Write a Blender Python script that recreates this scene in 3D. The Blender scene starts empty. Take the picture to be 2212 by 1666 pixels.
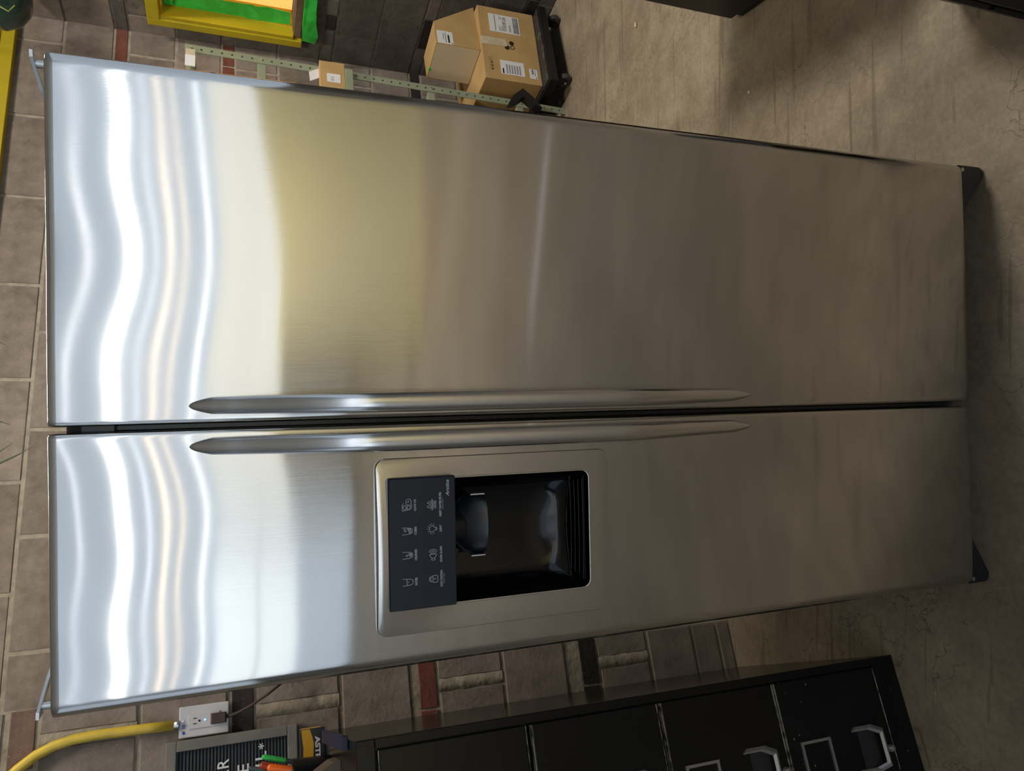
import bpy, bmesh, math, random
from mathutils import Matrix, Vector
random.seed(7)
R = math.radians
C = bpy.context.scene.collection
scene = bpy.context.scene

# ------------------------------------------------------------------ camera, world, lights, exposure
cam_d = bpy.data.cameras.new('camera'); cam = bpy.data.objects.new('camera', cam_d); C.objects.link(cam)
cam_d.sensor_fit = 'HORIZONTAL'; cam_d.sensor_width = 36.0; cam_d.lens = 36.0 * 1600 / 2212
cam_d.clip_start = .02; cam_d.clip_end = 60
RW = ((-0.003197487, -0.348614961, -0.937260575), (-0.999808505, 0.019209603, -0.003734159), (0.019306188, 0.937069155, -0.348609625))
cam.matrix_world = Matrix(((RW[0][0], -RW[1][0], -RW[2][0], -0.054686), (RW[0][1], -RW[1][1], -RW[2][1], -1.14482),
                           (RW[0][2], -RW[1][2], -RW[2][2], 1.538233), (0, 0, 0, 1)))
scene.camera = cam
world = bpy.data.worlds.new('world'); scene.world = world; world.use_nodes = True
world.node_tree.nodes['Background'].inputs[0].default_value = (.6, .7, .8, 1)
world.node_tree.nodes['Background'].inputs[1].default_value = .03
vs = scene.view_settings
vs.view_transform = 'Standard'; vs.look = 'None'; vs.gamma = 1; vs.use_curve_mapping = False; vs.exposure = 0.0

def area(name, loc, target, sx, sy, power, color, spec=1.0, spread=180):
    d = bpy.data.lights.new(name, 'AREA'); d.shape = 'RECTANGLE'; d.size = sx; d.size_y = sy
    d.energy = power; d.color = color; d.specular_factor = spec; d.spread = R(spread)
    o = bpy.data.objects.new(name, d); C.objects.link(o); o.location = loc
    o.rotation_euler = (Vector(target) - Vector(loc)).to_track_quat('-Z', 'Y').to_euler()
    return o
area('fill_above_fridge', (.15, .30, 3.70), (-.25, 2.2, 2.5), 1.1, .16, 48, (1.0, .90, .74))  # fill light added to brighten the upper walls
area('lamp_above_corner', (2.22, .48, 3.70), (1.6, 1.4, 0), .16, .7, 40, (1.0, .92, .80), spread=120)
area('fill_above_hall', (1.1, -4.2, 3.70), (1.2, -5.3, .9), 1.2, .25, 100, (1.0, .96, .90), spread=130)  # fill light added to brighten the yellow partition

# ------------------------------------------------------------------ materials
def mat(name, col, rough=.6, metal=0., spec=.5, coat=0., emit=None, estr=0., noise=None, bump=None):
    m = bpy.data.materials.new(name); m.use_nodes = True; nt = m.node_tree; b = nt.nodes['Principled BSDF']
    b.inputs['Base Color'].default_value = (*col, 1); b.inputs['Roughness'].default_value = rough
    b.inputs['Metallic'].default_value = metal; b.inputs['Specular IOR Level'].default_value = spec
    b.inputs['Coat Weight'].default_value = coat
    if emit:
        b.inputs['Emission Color'].default_value = (*emit, 1); b.inputs['Emission Strength'].default_value = estr
    tc = nt.nodes.new('ShaderNodeTexCoord')
    if noise:                                      # (scale, second colour, lo, hi)
        n = nt.nodes.new('ShaderNodeTexNoise'); n.inputs['Scale'].default_value = noise[0]; n.inputs['Detail'].default_value = 8
        r = nt.nodes.new('ShaderNodeValToRGB'); r.color_ramp.elements[0].position = noise[2]; r.color_ramp.elements[1].position = noise[3]
        r.color_ramp.elements[0].color = (*col, 1); r.color_ramp.elements[1].color = (*noise[1], 1)
        nt.links.new(tc.outputs['Object'], n.inputs['Vector']); nt.links.new(n.outputs['Fac'], r.inputs['Fac'])
        nt.links.new(r.outputs['Color'], b.inputs['Base Color'])
    if bump:                                       # (scale, strength, distance)
        n = nt.nodes.new('ShaderNodeTexNoise'); n.inputs['Scale'].default_value = bump[0]; n.inputs['Detail'].default_value = 6
        bp = nt.nodes.new('ShaderNodeBump'); bp.inputs['Strength'].default_value = bump[1]; bp.inputs['Distance'].default_value = bump[2]
        nt.links.new(tc.outputs['Object'], n.inputs['Vector']); nt.links.new(n.outputs['Fac'], bp.inputs['Height'])
        nt.links.new(bp.outputs['Normal'], b.inputs['Normal'])
    return m

def steel(name, base=(.58, .567, .548), rough=.095, aniso=1.0, grain=.15, smudge=True):
    m = bpy.data.materials.new(name); m.use_nodes = True; nt = m.node_tree; N = nt.nodes; L = nt.links
    b = N['Principled BSDF']; b.inputs['Metallic'].default_value = 1; b.inputs['Base Color'].default_value = (*base, 1)
    b.inputs['Roughness'].default_value = rough; b.inputs['Anisotropic'].default_value = aniso
    tg = N.new('ShaderNodeTangent'); tg.direction_type = 'UV_MAP'; L.new(tg.outputs[0], b.inputs['Tangent'])
    tc = N.new('ShaderNodeTexCoord'); mp = N.new('ShaderNodeMapping'); mp.inputs['Scale'].default_value = (1500, 1, 5)
    L.new(tc.outputs['Object'], mp.inputs['Vector'])
    n = N.new('ShaderNodeTexNoise'); n.inputs['Scale'].default_value = 1; n.inputs['Detail'].default_value = 3
    L.new(mp.outputs[0], n.inputs['Vector'])
    bp = N.new('ShaderNodeBump'); bp.inputs['Strength'].default_value = grain; bp.inputs['Distance'].default_value = .0004
    L.new(n.outputs['Fac'], bp.inputs['Height']); L.new(bp.outputs['Normal'], b.inputs['Normal'])
    if smudge:
        n2 = N.new('ShaderNodeTexNoise'); n2.inputs['Scale'].default_value = 5; n2.inputs['Detail'].default_value = 5
        L.new(tc.outputs['Object'], n2.inputs['Vector'])
        mr = N.new('ShaderNodeMapRange'); mr.inputs['From Min'].default_value = .3; mr.inputs['From Max'].default_value = .7
        mr.inputs['To Min'].default_value = rough * .85; mr.inputs['To Max'].default_value = rough * 1.2
        L.new(n2.outputs['Fac'], mr.inputs['Value']); L.new(mr.outputs[0], b.inputs['Roughness'])
    return m

def block_mat(name, cols, speck=(.20, .17, .15), rough=.85):
    m = bpy.data.materials.new(name); m.use_nodes = True; nt = m.node_tree; N = nt.nodes; L = nt.links
    b = N['Principled BSDF']; b.inputs['Roughness'].default_value = rough; b.inputs['Specular IOR Level'].default_value = .3
    oi = N.new('ShaderNodeObjectInfo'); cr = N.new('ShaderNodeValToRGB')
    cr.color_ramp.interpolation = 'CONSTANT' if len(cols) > 3 else 'LINEAR'
    while len(cr.color_ramp.elements) < len(cols): cr.color_ramp.elements.new(.5)
    for i, c in enumerate(cols):
        cr.color_ramp.elements[i].position = i / len(cols) if len(cols) > 3 else i / max(1, len(cols) - 1)
        cr.color_ramp.elements[i].color = (*c, 1)
    L.new(oi.outputs['Random'], cr.inputs['Fac'])
    tc = N.new('ShaderNodeTexCoord')
    n = N.new('ShaderNodeTexNoise'); n.inputs['Scale'].default_value = 14; n.inputs['Detail'].default_value = 10; n.inputs['Roughness'].default_value = .7
    L.new(tc.outputs['Object'], n.inputs['Vector'])
    mx = N.new('ShaderNodeMix'); mx.data_type = 'RGBA'; mx.blend_type = 'OVERLAY'; mx.inputs[0].default_value = .75
    L.new(cr.outputs['Color'], mx.inputs[6]); L.new(n.outputs['Fac'], mx.inputs[7])
    n3 = N.new('ShaderNodeTexNoise'); n3.inputs['Scale'].default_value = 260; n3.inputs['Detail'].default_value = 2
    L.new(tc.outputs['Object'], n3.inputs['Vector'])
    r3 = N.new('ShaderNodeValToRGB'); r3.color_ramp.elements[0].position = .71; r3.color_ramp.elements[1].position = .76
    L.new(n3.outputs['Fac'], r3.inputs['Fac'])
    m2 = N.new('ShaderNodeMix'); m2.data_type = 'RGBA'; L.new(r3.outputs['Color'], m2.inputs[0])
    L.new(mx.outputs[2], m2.inputs[6]); m2.inputs[7].default_value = (.45, .42, .38, 1)
    L.new(m2.outputs[2], b.inputs['Base Color'])
    bp = N.new('ShaderNodeBump'); bp.inputs['Strength'].default_value = .5; bp.inputs['Distance'].default_value = .003
    n4 = N.new('ShaderNodeTexNoise'); n4.inputs['Scale'].default_value = 90; n4.inputs['Detail'].default_value = 8
    L.new(tc.outputs['Object'], n4.inputs['Vector']); L.new(n4.outputs['Fac'], bp.inputs['Height']); L.new(bp.outputs['Normal'], b.inputs['Normal'])
    return m

def concrete():
    m = bpy.data.materials.new('concrete'); m.use_nodes = True; nt = m.node_tree; N = nt.nodes; L = nt.links
    b = N['Principled BSDF']; b.inputs['Roughness'].default_value = .58; b.inputs['Specular IOR Level'].default_value = .35
    tc = N.new('ShaderNodeTexCoord')
    def noise(scale, detail=8, rough=.6, sc=None, dist=0, rot=None):
        n = N.new('ShaderNodeTexNoise'); n.inputs['Scale'].default_value = scale; n.inputs['Detail'].default_value = detail
        n.inputs['Roughness'].default_value = rough; n.inputs['Distortion'].default_value = dist
        if sc:
            mp = N.new('ShaderNodeMapping'); mp.inputs['Scale'].default_value = sc
            if rot: mp.inputs['Rotation'].default_value = rot
            L.new(tc.outputs['Object'], mp.inputs['Vector']); L.new(mp.outputs[0], n.inputs['Vector'])
        else: L.new(tc.outputs['Object'], n.inputs['Vector'])
        return n.outputs['Fac']
    def ramp(src, stops):
        r = N.new('ShaderNodeValToRGB')
        while len(r.color_ramp.elements) < len(stops): r.color_ramp.elements.new(.5)
        for e, (p, c) in zip(r.color_ramp.elements, stops): e.position = p; e.color = (*c, 1)
        L.new(src, r.inputs['Fac']); return r.outputs['Color']
    def mix(a, bb, fac, mode='MIX'):
        x = N.new('ShaderNodeMix'); x.data_type = 'RGBA'; x.blend_type = mode
        for s, v in ((0, fac), (6, a), (7, bb)):
            if hasattr(v, 'is_linked'): L.new(v, x.inputs[s])
            else: x.inputs[s].default_value = v if s == 0 else (*v, 1)
        return x.outputs[2]
    c = ramp(noise(1.6, 12, .66), [(.30, (.175, .143, .103)), (.5, (.258, .218, .163)), (.68, (.34, .292, .225))])
    c = mix(c, ramp(noise(11, 10, .7), [(.3, (.32, .30, .28)), (.7, (.72, .70, .66))]), .55, 'OVERLAY')
    c = mix(c, ramp(noise(70, 6, .7), [(.3, (.3, .3, .3)), (.7, (.68, .68, .68))]), .45, 'OVERLAY')
    c = mix(c, (.30, .15, .10), mixfac(N, L, noise(3.1, 6, .6), .66, .78, .35))
    # hairline cracks
    v = N.new('ShaderNodeTexVoronoi'); v.feature = 'DISTANCE_TO_EDGE'; v.inputs['Scale'].default_value = 5.5
    dn = N.new('ShaderNodeTexNoise'); dn.inputs['Scale'].default_value = 5; dn.inputs['Detail'].default_value = 6
    L.new(tc.outputs['Object'], dn.inputs['Vector'])
    ad = N.new('ShaderNodeMix'); ad.data_type = 'RGBA'; ad.inputs[0].default_value = .35; L.new(tc.outputs['Object'], ad.inputs[6]); L.new(dn.outputs['Color'], ad.inputs[7])
    L.new(ad.outputs[2], v.inputs['Vector'])
    crack = mapr(N, L, v.outputs['Distance'], 0, .009, 1, 0)
    gate = mapr(N, L, noise(1.3, 3), .47, .55, 0, .8)
    mm = N.new('ShaderNodeMath'); mm.operation = 'MULTIPLY'; L.new(crack, mm.inputs[0]); L.new(gate, mm.inputs[1])
    c = mix(c, (.10, .07, .05), mm.outputs[0])
    # drag scratches
    for rz, s, th in ((.05, (1.2, 26, 1), .67), (.42, (1.4, 30, 1), .69), (-.5, (1.6, 30, 1), .69), (1.3, (1.6, 34, 1), .70)):
        f = mapr(N, L, noise(1, 2, .4, s, .3, (0, 0, rz)), th, th + .008, 0, .42)
        c = mix(c, (.13, .09, .065), f)
    L.new(c, b.inputs['Base Color'])
    bp = N.new('ShaderNodeBump'); bp.inputs['Strength'].default_value = .25; bp.inputs['Distance'].default_value = .004
    L.new(noise(40, 8, .7), bp.inputs['Height']); L.new(bp.outputs['Normal'], b.inputs['Normal'])
    return m
def mapr(N, L, src, a, b_, c, d):
    r = N.new('ShaderNodeMapRange'); r.inputs['From Min'].default_value = a; r.inputs['From Max'].default_value = b_
    r.inputs['To Min'].default_value = c; r.inputs['To Max'].default_value = d; L.new(src, r.inputs['Value']); return r.outputs[0]
def mixfac(N, L, src, a, b_, k): return mapr(N, L, src, a, b_, 0, k)

M = {}
M['steel'] = steel('brushed_steel')
M['bezel'] = steel('bezel_steel', (.60, .585, .565), .20, .8, .2)
M['handle'] = steel('handle_steel', (.64, .64, .645), .20, .3, .05)
M['chrome'] = mat('chrome', (.8, .8, .8), .15, 1)
M['zinc'] = mat('zinc', (.62, .64, .66), .35, 1)
M['black_gloss'] = mat('black_gloss_plastic', (.0025, .003, .0045), .10, 0, .40)
M['black_plastic'] = mat('black_plastic', (.009, .011, .015), .30, 0, .55)
M['panel_black'] = mat('control_panel_black', (.011, .017, .032), .32, 0, .38)
M['gray_ink'] = mat('pale_ink', (.42, .50, .58), .6)
M['led'] = mat('unlit_led', (.03, .028, .02), .4)
M['body'] = mat('fridge_body_paint', (.02, .02, .022), .5)
M['block'] = block_mat('clay_block', [(.195, .163, .140), (.245, .208, .182)])
M['block_dark'] = block_mat('shaded_block', [(.095, .086, .080), (.145, .130, .120)])  # block colour darkened to carry the shade on the right wall
M['brick'] = block_mat('accent_brick', [(.14, .045, .032), (.11, .075, .06), (.035, .03, .035), (.17, .055, .04), (.09, .07, .06)])
M['brick_red'] = block_mat('red_brick', [(.14, .048, .036), (.17, .062, .046)])
M['brick_dull'] = block_mat('dull_brick', [(.15, .095, .078), (.17, .11, .09)])
M['brick_dark'] = block_mat('dark_brick', [(.022, .018, .018), (.035, .028, .026)])
M['mortar'] = mat('mortar', (.38, .345, .29), .95, 0, .2, noise=(30, (.27, .24, .20), .35, .65), bump=(60, .6, .004))
M['mortar_pale'] = mat('mortar_pale', (.36, .315, .25), .95, 0, .2, noise=(25, (.25, .22, .175), .35, .65), bump=(45, .8, .006))
M['mortar_dark'] = mat('mortar_shaded', (.19, .17, .145), .95, 0, .2, noise=(30, (.12, .11, .095), .35, .65), bump=(60, .6, .004))  # mortar darkened the same way, right wall shade put into its colour
M['concrete'] = concrete()
M['ceiling'] = mat('ceiling_paint', (.62, .63, .64), .9)
M['side_glow'] = mat('side_glow_panel', (.5, .55, .6), .4, emit=(.63, .76, .92), estr=.62)  # emission for the added panels at the hall sides
M['hall_wall'] = mat('hall_wall_paint', (.42, .39, .34), .9, noise=(1.2, (.33, .30, .26), .4, .6))
M['yellow_wall'] = mat('yellow_partition_paint', (.86, .81, .54), .6, noise=(.8, (.82, .74, .38), .4, .6))
M['yellow'] = mat('yellow_paint', (.50, .40, .012), .45, noise=(7, (.42, .33, .012), .35, .7))
M['yellow_tube'] = mat('yellow_conduit_paint', (.66, .48, .05), .35, noise=(40, (.58, .42, .05), .4, .6))
M['orange_board'] = mat('glowing_board', (.85, .45, .16), .8, emit=(1.0, .42, .11), estr=1.25, noise=(60, (.55, .28, .10), .40, .62))  # board glows by itself in place of light falling on it
M['green_tape'] = mat('green_tape', (.05, .66, .085), .35, noise=(18, (.04, .52, .06), .4, .6), bump=(25, .5, .006))
M['raw_wood'] = mat('raw_wood', (.24, .15, .09), .7, noise=(12, (.16, .10, .06), .4, .6))
M['cardboard'] = mat('cardboard', (.46, .305, .135), .8, 0, .2, noise=(9, (.41, .27, .118), .4, .6))
M['cardboard_lit'] = mat('cardboard_lit_side', (.66, .56, .40), .85, 0, .2)  # lighter cardboard, the light on one carton side put into the colour
M['paper'] = mat('label_paper', (.66, .66, .68), .7)
M['ink'] = mat('black_ink', (.012, .012, .014), .6)
M['ink_gray'] = mat('grey_ink', (.16, .15, .17), .7)
M['tape_pale'] = mat('paper_tape', (.56, .50, .36), .5, noise=(25, (.48, .42, .30), .4, .6))
M['deck'] = mat('worn_black_deck', (.022, .022, .026), .4, noise=(22, (.10, .10, .085), .55, .75))
M['black_steel'] = mat('black_painted_steel', (.010, .010, .012), .38, 0, .35)
M['rubber'] = mat('grey_rubber_wheel', (.05, .04, .045), .5)
M['sage'] = mat('sage_green_steel', (.255, .29, .195), .5, noise=(6, (.22, .25, .17), .4, .6))
M['navy'] = mat('navy_plastic', (.012, .018, .06), .45)
M['cabinet'] = mat('black_enamel', (.005, .0055, .006), .20, 0, .28, noise=(3, (.008, .009, .010), .4, .6), bump=(3, .05, .01))
M['worn'] = mat('worn_edge', (.42, .38, .32), .5, noise=(45, (.05, .04, .035), .45, .62))
M['pull'] = mat('grey_metal_pull', (.30, .29, .29), .38, .6)
M['white_plastic'] = mat('white_plate', (.60, .61, .66), .35, noise=(9, (.54, .54, .60), .4, .7))
M['brown_plastic'] = mat('brown_plug', (.060, .035, .032), .5)
M['blue_ink'] = mat('blue_marker_ink', (.03, .06, .45), .6)
M['blue_led'] = mat('blue_pilot_light', (.1, .3, .9), .4, emit=(.15, .4, 1), estr=6)
M['board_frame'] = mat('weathered_grey_wood', (.155, .155, .14), .7, noise=(14, (.20, .19, .175), .4, .6))
M['felt'] = mat('black_felt', (.012, .015, .022), .9)
M['felt_ridge'] = mat('black_felt_ridge', (.050, .056, .066), .8)
M['white_letter'] = mat('white_letter', (.72, .74, .76), .5)
M['carton_yellow'] = mat('carton_yellow', (.60, .33, .015), .45)
M['carton_black'] = mat('carton_black', (.012, .012, .016), .35)
M['taupe'] = mat('taupe_board', (.14, .11, .09), .8)
for k, c in dict(green=(.04, .55, .10), orange=(.95, .17, .02), rust=(.28, .035, .015), pink=(.75, .03, .20), white=(.7, .72, .75), slate=(.06, .075, .085)).items():
    M['pen_' + k] = mat(k + '_marker', c, .35)
M['leaf'] = mat('leaf', (.14, .24, .045), .5, noise=(9, (.30, .33, .10), .4, .6))
M['terracotta'] = mat('pot', (.05, .05, .05), .5)
M['pot_green'] = mat('dark_green_glaze', (.02, .05, .042), .18, 0, .6)
M['lamp_white'] = mat('lamp_tube', (1, 1, 1), .5, emit=(.93, .97, 1.0), estr=5.5)
M['lamp_warm'] = mat('lamp_tube_warm', (1, 1, 1), .5, emit=(1.0, .88, .74), estr=2.6)
M['lamp_soft'] = mat('lamp_tube_soft', (1, 1, 1), .5, emit=(.75, .85, 1.0), estr=2.2)
M['sky_glass'] = mat('daylit_panel', (.5, .55, .6), .4, emit=(.63, .76, .92), estr=.84)
M['door_light'] = mat('daylit_opening', (.5, .55, .6), .4, emit=(.84, .93, 1.0), estr=1.55)
M['fixture'] = mat('fixture_white', (.6, .6, .6), .5)
M['chip'] = mat('wood_chip', (.60, .40, .26), .7)

# ------------------------------------------------------------------ mesh helpers
class MB:
    def __init__(s): s.v = []; s.f = []
    def add(s, vs_, fs):
        o = len(s.v); s.v += [tuple(v) for v in vs_]; s.f += [tuple(i + o for i in f) for f in fs]; return s
    def box(s, x0, x1, y0, y1, z0, z1, bev=0):
        if bev <= 0:
            vs_ = [(x, y, z) for x in (x0, x1) for y in (y0, y1) for z in (z0, z1)]
            return s.add(vs_, [(0, 1, 3, 2), (4, 6, 7, 5), (0, 4, 5, 1), (2, 3, 7, 6), (0, 2, 6, 4), (1, 5, 7, 3)])
        bm = bmesh.new(); bmesh.ops.create_cube(bm, size=1)
        for v in bm.verts: v.co = ((x0 + x1) / 2 + v.co.x * (x1 - x0), (y0 + y1) / 2 + v.co.y * (y1 - y0), (z0 + z1) / 2 + v.co.z * (z1 - z0))
        bmesh.ops.bevel(bm, geom=list(bm.edges), offset=bev, segments=2, affect='EDGES', profile=.6)
        bm.verts.index_update(); s.add([v.co[:] for v in bm.verts], [[v.index for v in f.verts] for f in bm.faces]); bm.free(); return s
    def prism(s, pts, y0, y1):                      # polygon in x,z extruded along y
        n = len(pts)
        s.add([(x, y0, z) for x, z in pts] + [(x, y1, z) for x, z in pts],
              [tuple(range(n)), tuple(reversed(range(n, 2 * n)))] + [(i, n + i, n + (i + 1) % n, (i + 1) % n) for i in range(n)]); return s
    def tube(s, pts, r, n=10, cap=True, rs=None):
        pts = [Vector(p) for p in pts]; rings = []
        prev = None
        for i, p in enumerate(pts):
            d = (pts[min(i + 1, len(pts) - 1)] - pts[max(i - 1, 0)]).normalized()
            if prev is None: a = d.orthogonal().normalized()
            else: a = (prev - d * prev.dot(d)).normalized()
            prev = a; b = d.cross(a); rr = rs[i] if rs else r
            rings.append([p + (a * math.cos(t) + b * math.sin(t)) * rr for t in [2 * math.pi * k / n for k in range(n)]])
        return s.loft(rings, cap)
    def loft(s, rings, cap=True, closed=True):
        n = len(rings[0]); vs_ = [tuple(v) for r in rings for v in r]; fs = []
        for i in range(len(rings) - 1):
            for k in range(n if closed else n - 1):
                k2 = (k + 1) % n; fs.append((i * n + k, i * n + k2, (i + 1) * n + k2, (i + 1) * n + k))
        if cap and closed: fs += [tuple(reversed(range(n))), tuple(range((len(rings) - 1) * n, len(rings) * n))]
        return s.add(vs_, fs)
    def lathe(s, prof, n=28, cx=0, cy=0):
        return s.loft([[(cx + r * math.cos(2 * math.pi * k / n), cy + r * math.sin(2 * math.pi * k / n), z) for k in range(n)] for r, z in prof])
    def cyl(s, p0, p1, r, n=16): return s.tube([p0, p1], r, n)
    def ribbon(s, pts, w, y):                       # stroke drawn flat in the x,z plane at depth y
        pts = [Vector((p[0], p[1])) for p in pts]
        for i in range(len(pts) - 1):
            a, b = pts[i], pts[i + 1]; d = (b - a)
            if d.length < 1e-6: continue
            d.normalize(); n = Vector((-d.y, d.x)) * w / 2; e = d * w * .35; a2, b2 = a - e, b + e
            yy = y - .00002 * (i % 3)
            s.add([(p.x, yy, p.y) for p in (a2 - n, b2 - n, b2 + n, a2 + n)], [(0, 1, 2, 3)])
        return s
    def mesh(s, name):
        me = bpy.data.meshes.new(name); me.from_pydata(s.v, [], s.f); me.update(); return me
    def build(s, name, m, parent=None, smooth=False, uv=False, loc=None, rz=None, kind=None, label=None, fix=True):
        me = s.mesh(name)
        if fix:
            bm = bmesh.new(); bm.from_mesh(me); bmesh.ops.recalc_face_normals(bm, faces=bm.faces); bm.to_mesh(me); bm.free()
        if uv:
            ul = me.uv_layers.new(name='UVMap')
            for li, l in enumerate(me.loops):
                co = me.vertices[l.vertex_index].co; ul.data[li].uv = (co.x, co.z)
        me.materials.append(m)
        if smooth:
            for p in me.polygons: p.use_smooth = True
            if smooth != 'all':
                me.set_sharp_from_angle(angle=R(smooth if smooth is not True else 35))
        return put(name, me, parent, loc, rz, kind, label)
def put(name, me, parent=None, loc=None, rz=None, kind=None, label=None):
    o = bpy.data.objects.new(name, me); C.objects.link(o)
    if parent: o.parent = parent
    if loc: o.location = loc
    if rz is not None: o.rotation_euler = (0, 0, rz)
    if kind: o['kind'] = kind
    if label: o['label'] = label
    return o
def thing(name, label, cat, loc=(0, 0, 0), rz=0, group=None):
    o = bpy.data.objects.new(name, None); C.objects.link(o); o.location = loc; o.rotation_euler = (0, 0, rz)
    o.empty_display_size = .1; o['label'] = label; o['category'] = cat
    if group: o['group'] = group
    return o
def tag(o, label, cat, group=None):
    o['label'] = label; o['category'] = cat
    if group: o['group'] = group
    return o
def text(txt, name, m, parent, x, y, z, h=None, w=None, rot=(R(90), 0, 0), align='CENTER', shear=0, bold=0, extrude=0):
    cu = bpy.data.curves.new(name, 'FONT'); cu.body = txt; cu.align_x = align; cu.align_y = 'CENTER'
    cu.size = 1; cu.shear = shear; cu.offset = bold; cu.extrude = 0; cu.resolution_u = 3
    tmp = bpy.data.objects.new('tmp', cu); C.objects.link(tmp)
    bpy.context.view_layer.update()
    me = bpy.data.meshes.new_from_object(tmp.evaluated_get(bpy.context.evaluated_depsgraph_get()))
    bpy.data.objects.remove(tmp); bpy.data.curves.remove(cu)
    xs = [v.co.x for v in me.vertices]; ys = [v.co.y for v in me.vertices]
    sx = w / (max(xs) - min(xs)); sy = h / (max(ys) - min(ys))
    cx = (max(xs) + min(xs)) / 2; cy = (max(ys) + min(ys)) / 2
    for v in me.vertices: v.co = ((v.co.x - cx) * sx, (v.co.y - cy) * sy, 0)
    me.materials.clear(); me.materials.append(m); me.name = name
    o = put(name, me, parent, (x, y, z)); o.rotation_euler = rot
    return o

# ------------------------------------------------------------------ floor, ceiling, hall shell
f = MB().box(-9, 8, -9.5, 5, -.12, 0).build('floor', M['concrete'], kind='structure')
MB().box(-9, 8, -9.5, 5, 3.9, 4.0).build('ceiling', M['ceiling'], kind='structure')
MB().box(-9, 8, 5, 5.2, 0, 3.9).build('wall_front', M['hall_wall'], kind='structure')
MB().box(-9, 8, -9.5, -9.3, 0, 3.9).build('wall_rear', M['hall_wall'], kind='structure')
MB().box(-9, -8.8, -9.3, 5, 0, 3.9).build('wall_far_left', M['hall_wall'], kind='structure')
MB().box(7.8, 8, -9.3, 5, 0, 3.9).build('wall_far_right', M['hall_wall'], kind='structure')

# ------------------------------------------------------------------ block walls
AZ = R(18); ux, uy = math.cos(AZ), math.sin(AZ)
CORNER = (1.801, 2.966)
def block_mesh(w, h, d=.0285, bev=.0014, jit=.0015, seed=0):
    rnd = random.Random(seed); j = lambda k=1: rnd.uniform(-jit, jit) * k
    v = []
    for (sx, sz) in ((0, 0), (1, 0), (1, 1), (0, 1)): v.append((sx * w, 0, sz * h))          # back
    mid = []
    for (sx, sz) in ((0, 0), (.5, 0), (1, 0), (1, .5), (1, 1), (.5, 1), (0, 1), (0, .5)): mid.append((sx * w, sz * h))
    ring = [(x + j(), -d + bev, z + j()) for x, z in mid]
    front = [(min(max(x, bev), w - bev) + j(), -d + j(.4), min(max(z, bev), h - bev) + j()) for x, z in mid]
    v += ring + front + [(w / 2, -d + j(.5), h / 2)]
    F = [(0, 1, 6, 5, 4), (1, 2, 8, 7, 6), (2, 3, 10, 9, 8), (3, 0, 4, 11, 10)]
    for k in range(8): F.append((4 + k, 4 + (k + 1) % 8, 12 + (k + 1) % 8, 12 + k)); F.append((12 + k, 12 + (k + 1) % 8, 20))
    me = bpy.data.meshes.new('block'); me.from_pydata(v, [], F)
    bm = bmesh.new(); bm.from_mesh(me); bmesh.ops.recalc_face_normals(bm, faces=bm.faces); bm.to_mesh(me); bm.free()
    return me
_mesh_cache = {}
def get_block(w, h, mkey, proud=0, seed=0):
    k = (round(w, 3), round(h, 3), mkey, seed)
    if k not in _mesh_cache:
        me = block_mesh(w, h, seed=int(k[0] * 1000) * 7 + int(k[1] * 1000) * 3 + seed); me.materials.append(M[mkey]); _mesh_cache[k] = me
    return _mesh_cache[k]
def lay(parent, z0, z1, cuts, mkey, name, skip=None, gap=.011):
    """one course of pieces between sorted cut positions along local x"""
    for a, b in zip(cuts[:-1], cuts[1:]):
        if b - a < .02: continue
        if skip and skip(a, b, z0, z1): continue
        mk = mkey if isinstance(mkey, str) else random.choice(mkey)
        me = get_block(b - a - gap, z1 - z0 - gap, mk, seed=random.randrange(3))
        put(name, me, parent, (a + gap / 2, .0165 + random.uniform(-.0012, .0010), z0 + gap / 2))
def courses(base, top, first=.570, period=.4917, strip=.063):
    out = []; k = -3
    while True:
        s = first + k * period
        if s > top: break
        out.append((s, s + strip, 's', k)); h = (period - strip) / 2
        out.append((s + strip, s + strip + h, 'b', 2 * k)); out.append((s + strip + h, s + period, 'b', 2 * k + 1)); k += 1
    return [(max(a, base), min(b, top), t, i) for a, b, t, i in out if b > base + .03 and a < top - .03]
def cuts(x0, x1, step, off):
    n = math.floor((x0 - off) / step); c = [x0]; x = off + (n + 1) * step
    while x < x1 - .03:
        if x > x0 + .03: c.append(x)
        x += step
    return c + [x1]

# deep back wall: local x along the wall (0 at the corner), y into it
WB = thing('wall_back', '', ''); del WB['label']; del WB['category']; bpy.data.objects.remove(WB)
wb = MB().box(-3.6, .1, -.0080, .25, 0, 3.9).build('wall_back', M['mortar'], loc=(*CORNER, 0), rz=AZ, kind='structure')
for z0, z1, t, i in courses(0.0, 3.2):
    vis_lo = z0 < .35
    if t == 's': lay(wb, z0, z1, cuts(-3.3, 0, .205, .03 * (i % 3)), ['brick_red', 'brick_red', 'block', 'brick_dark'] if z0 > 1.5 else ['block', 'block', 'brick_dark'], 'brick') if z0 > .4 else None
    else: lay(wb, z0, z1, cuts(-3.3, 0, .4265, -.368 if i % 2 == 0 else -.155), 'block', 'block', gap=.016)
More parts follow.
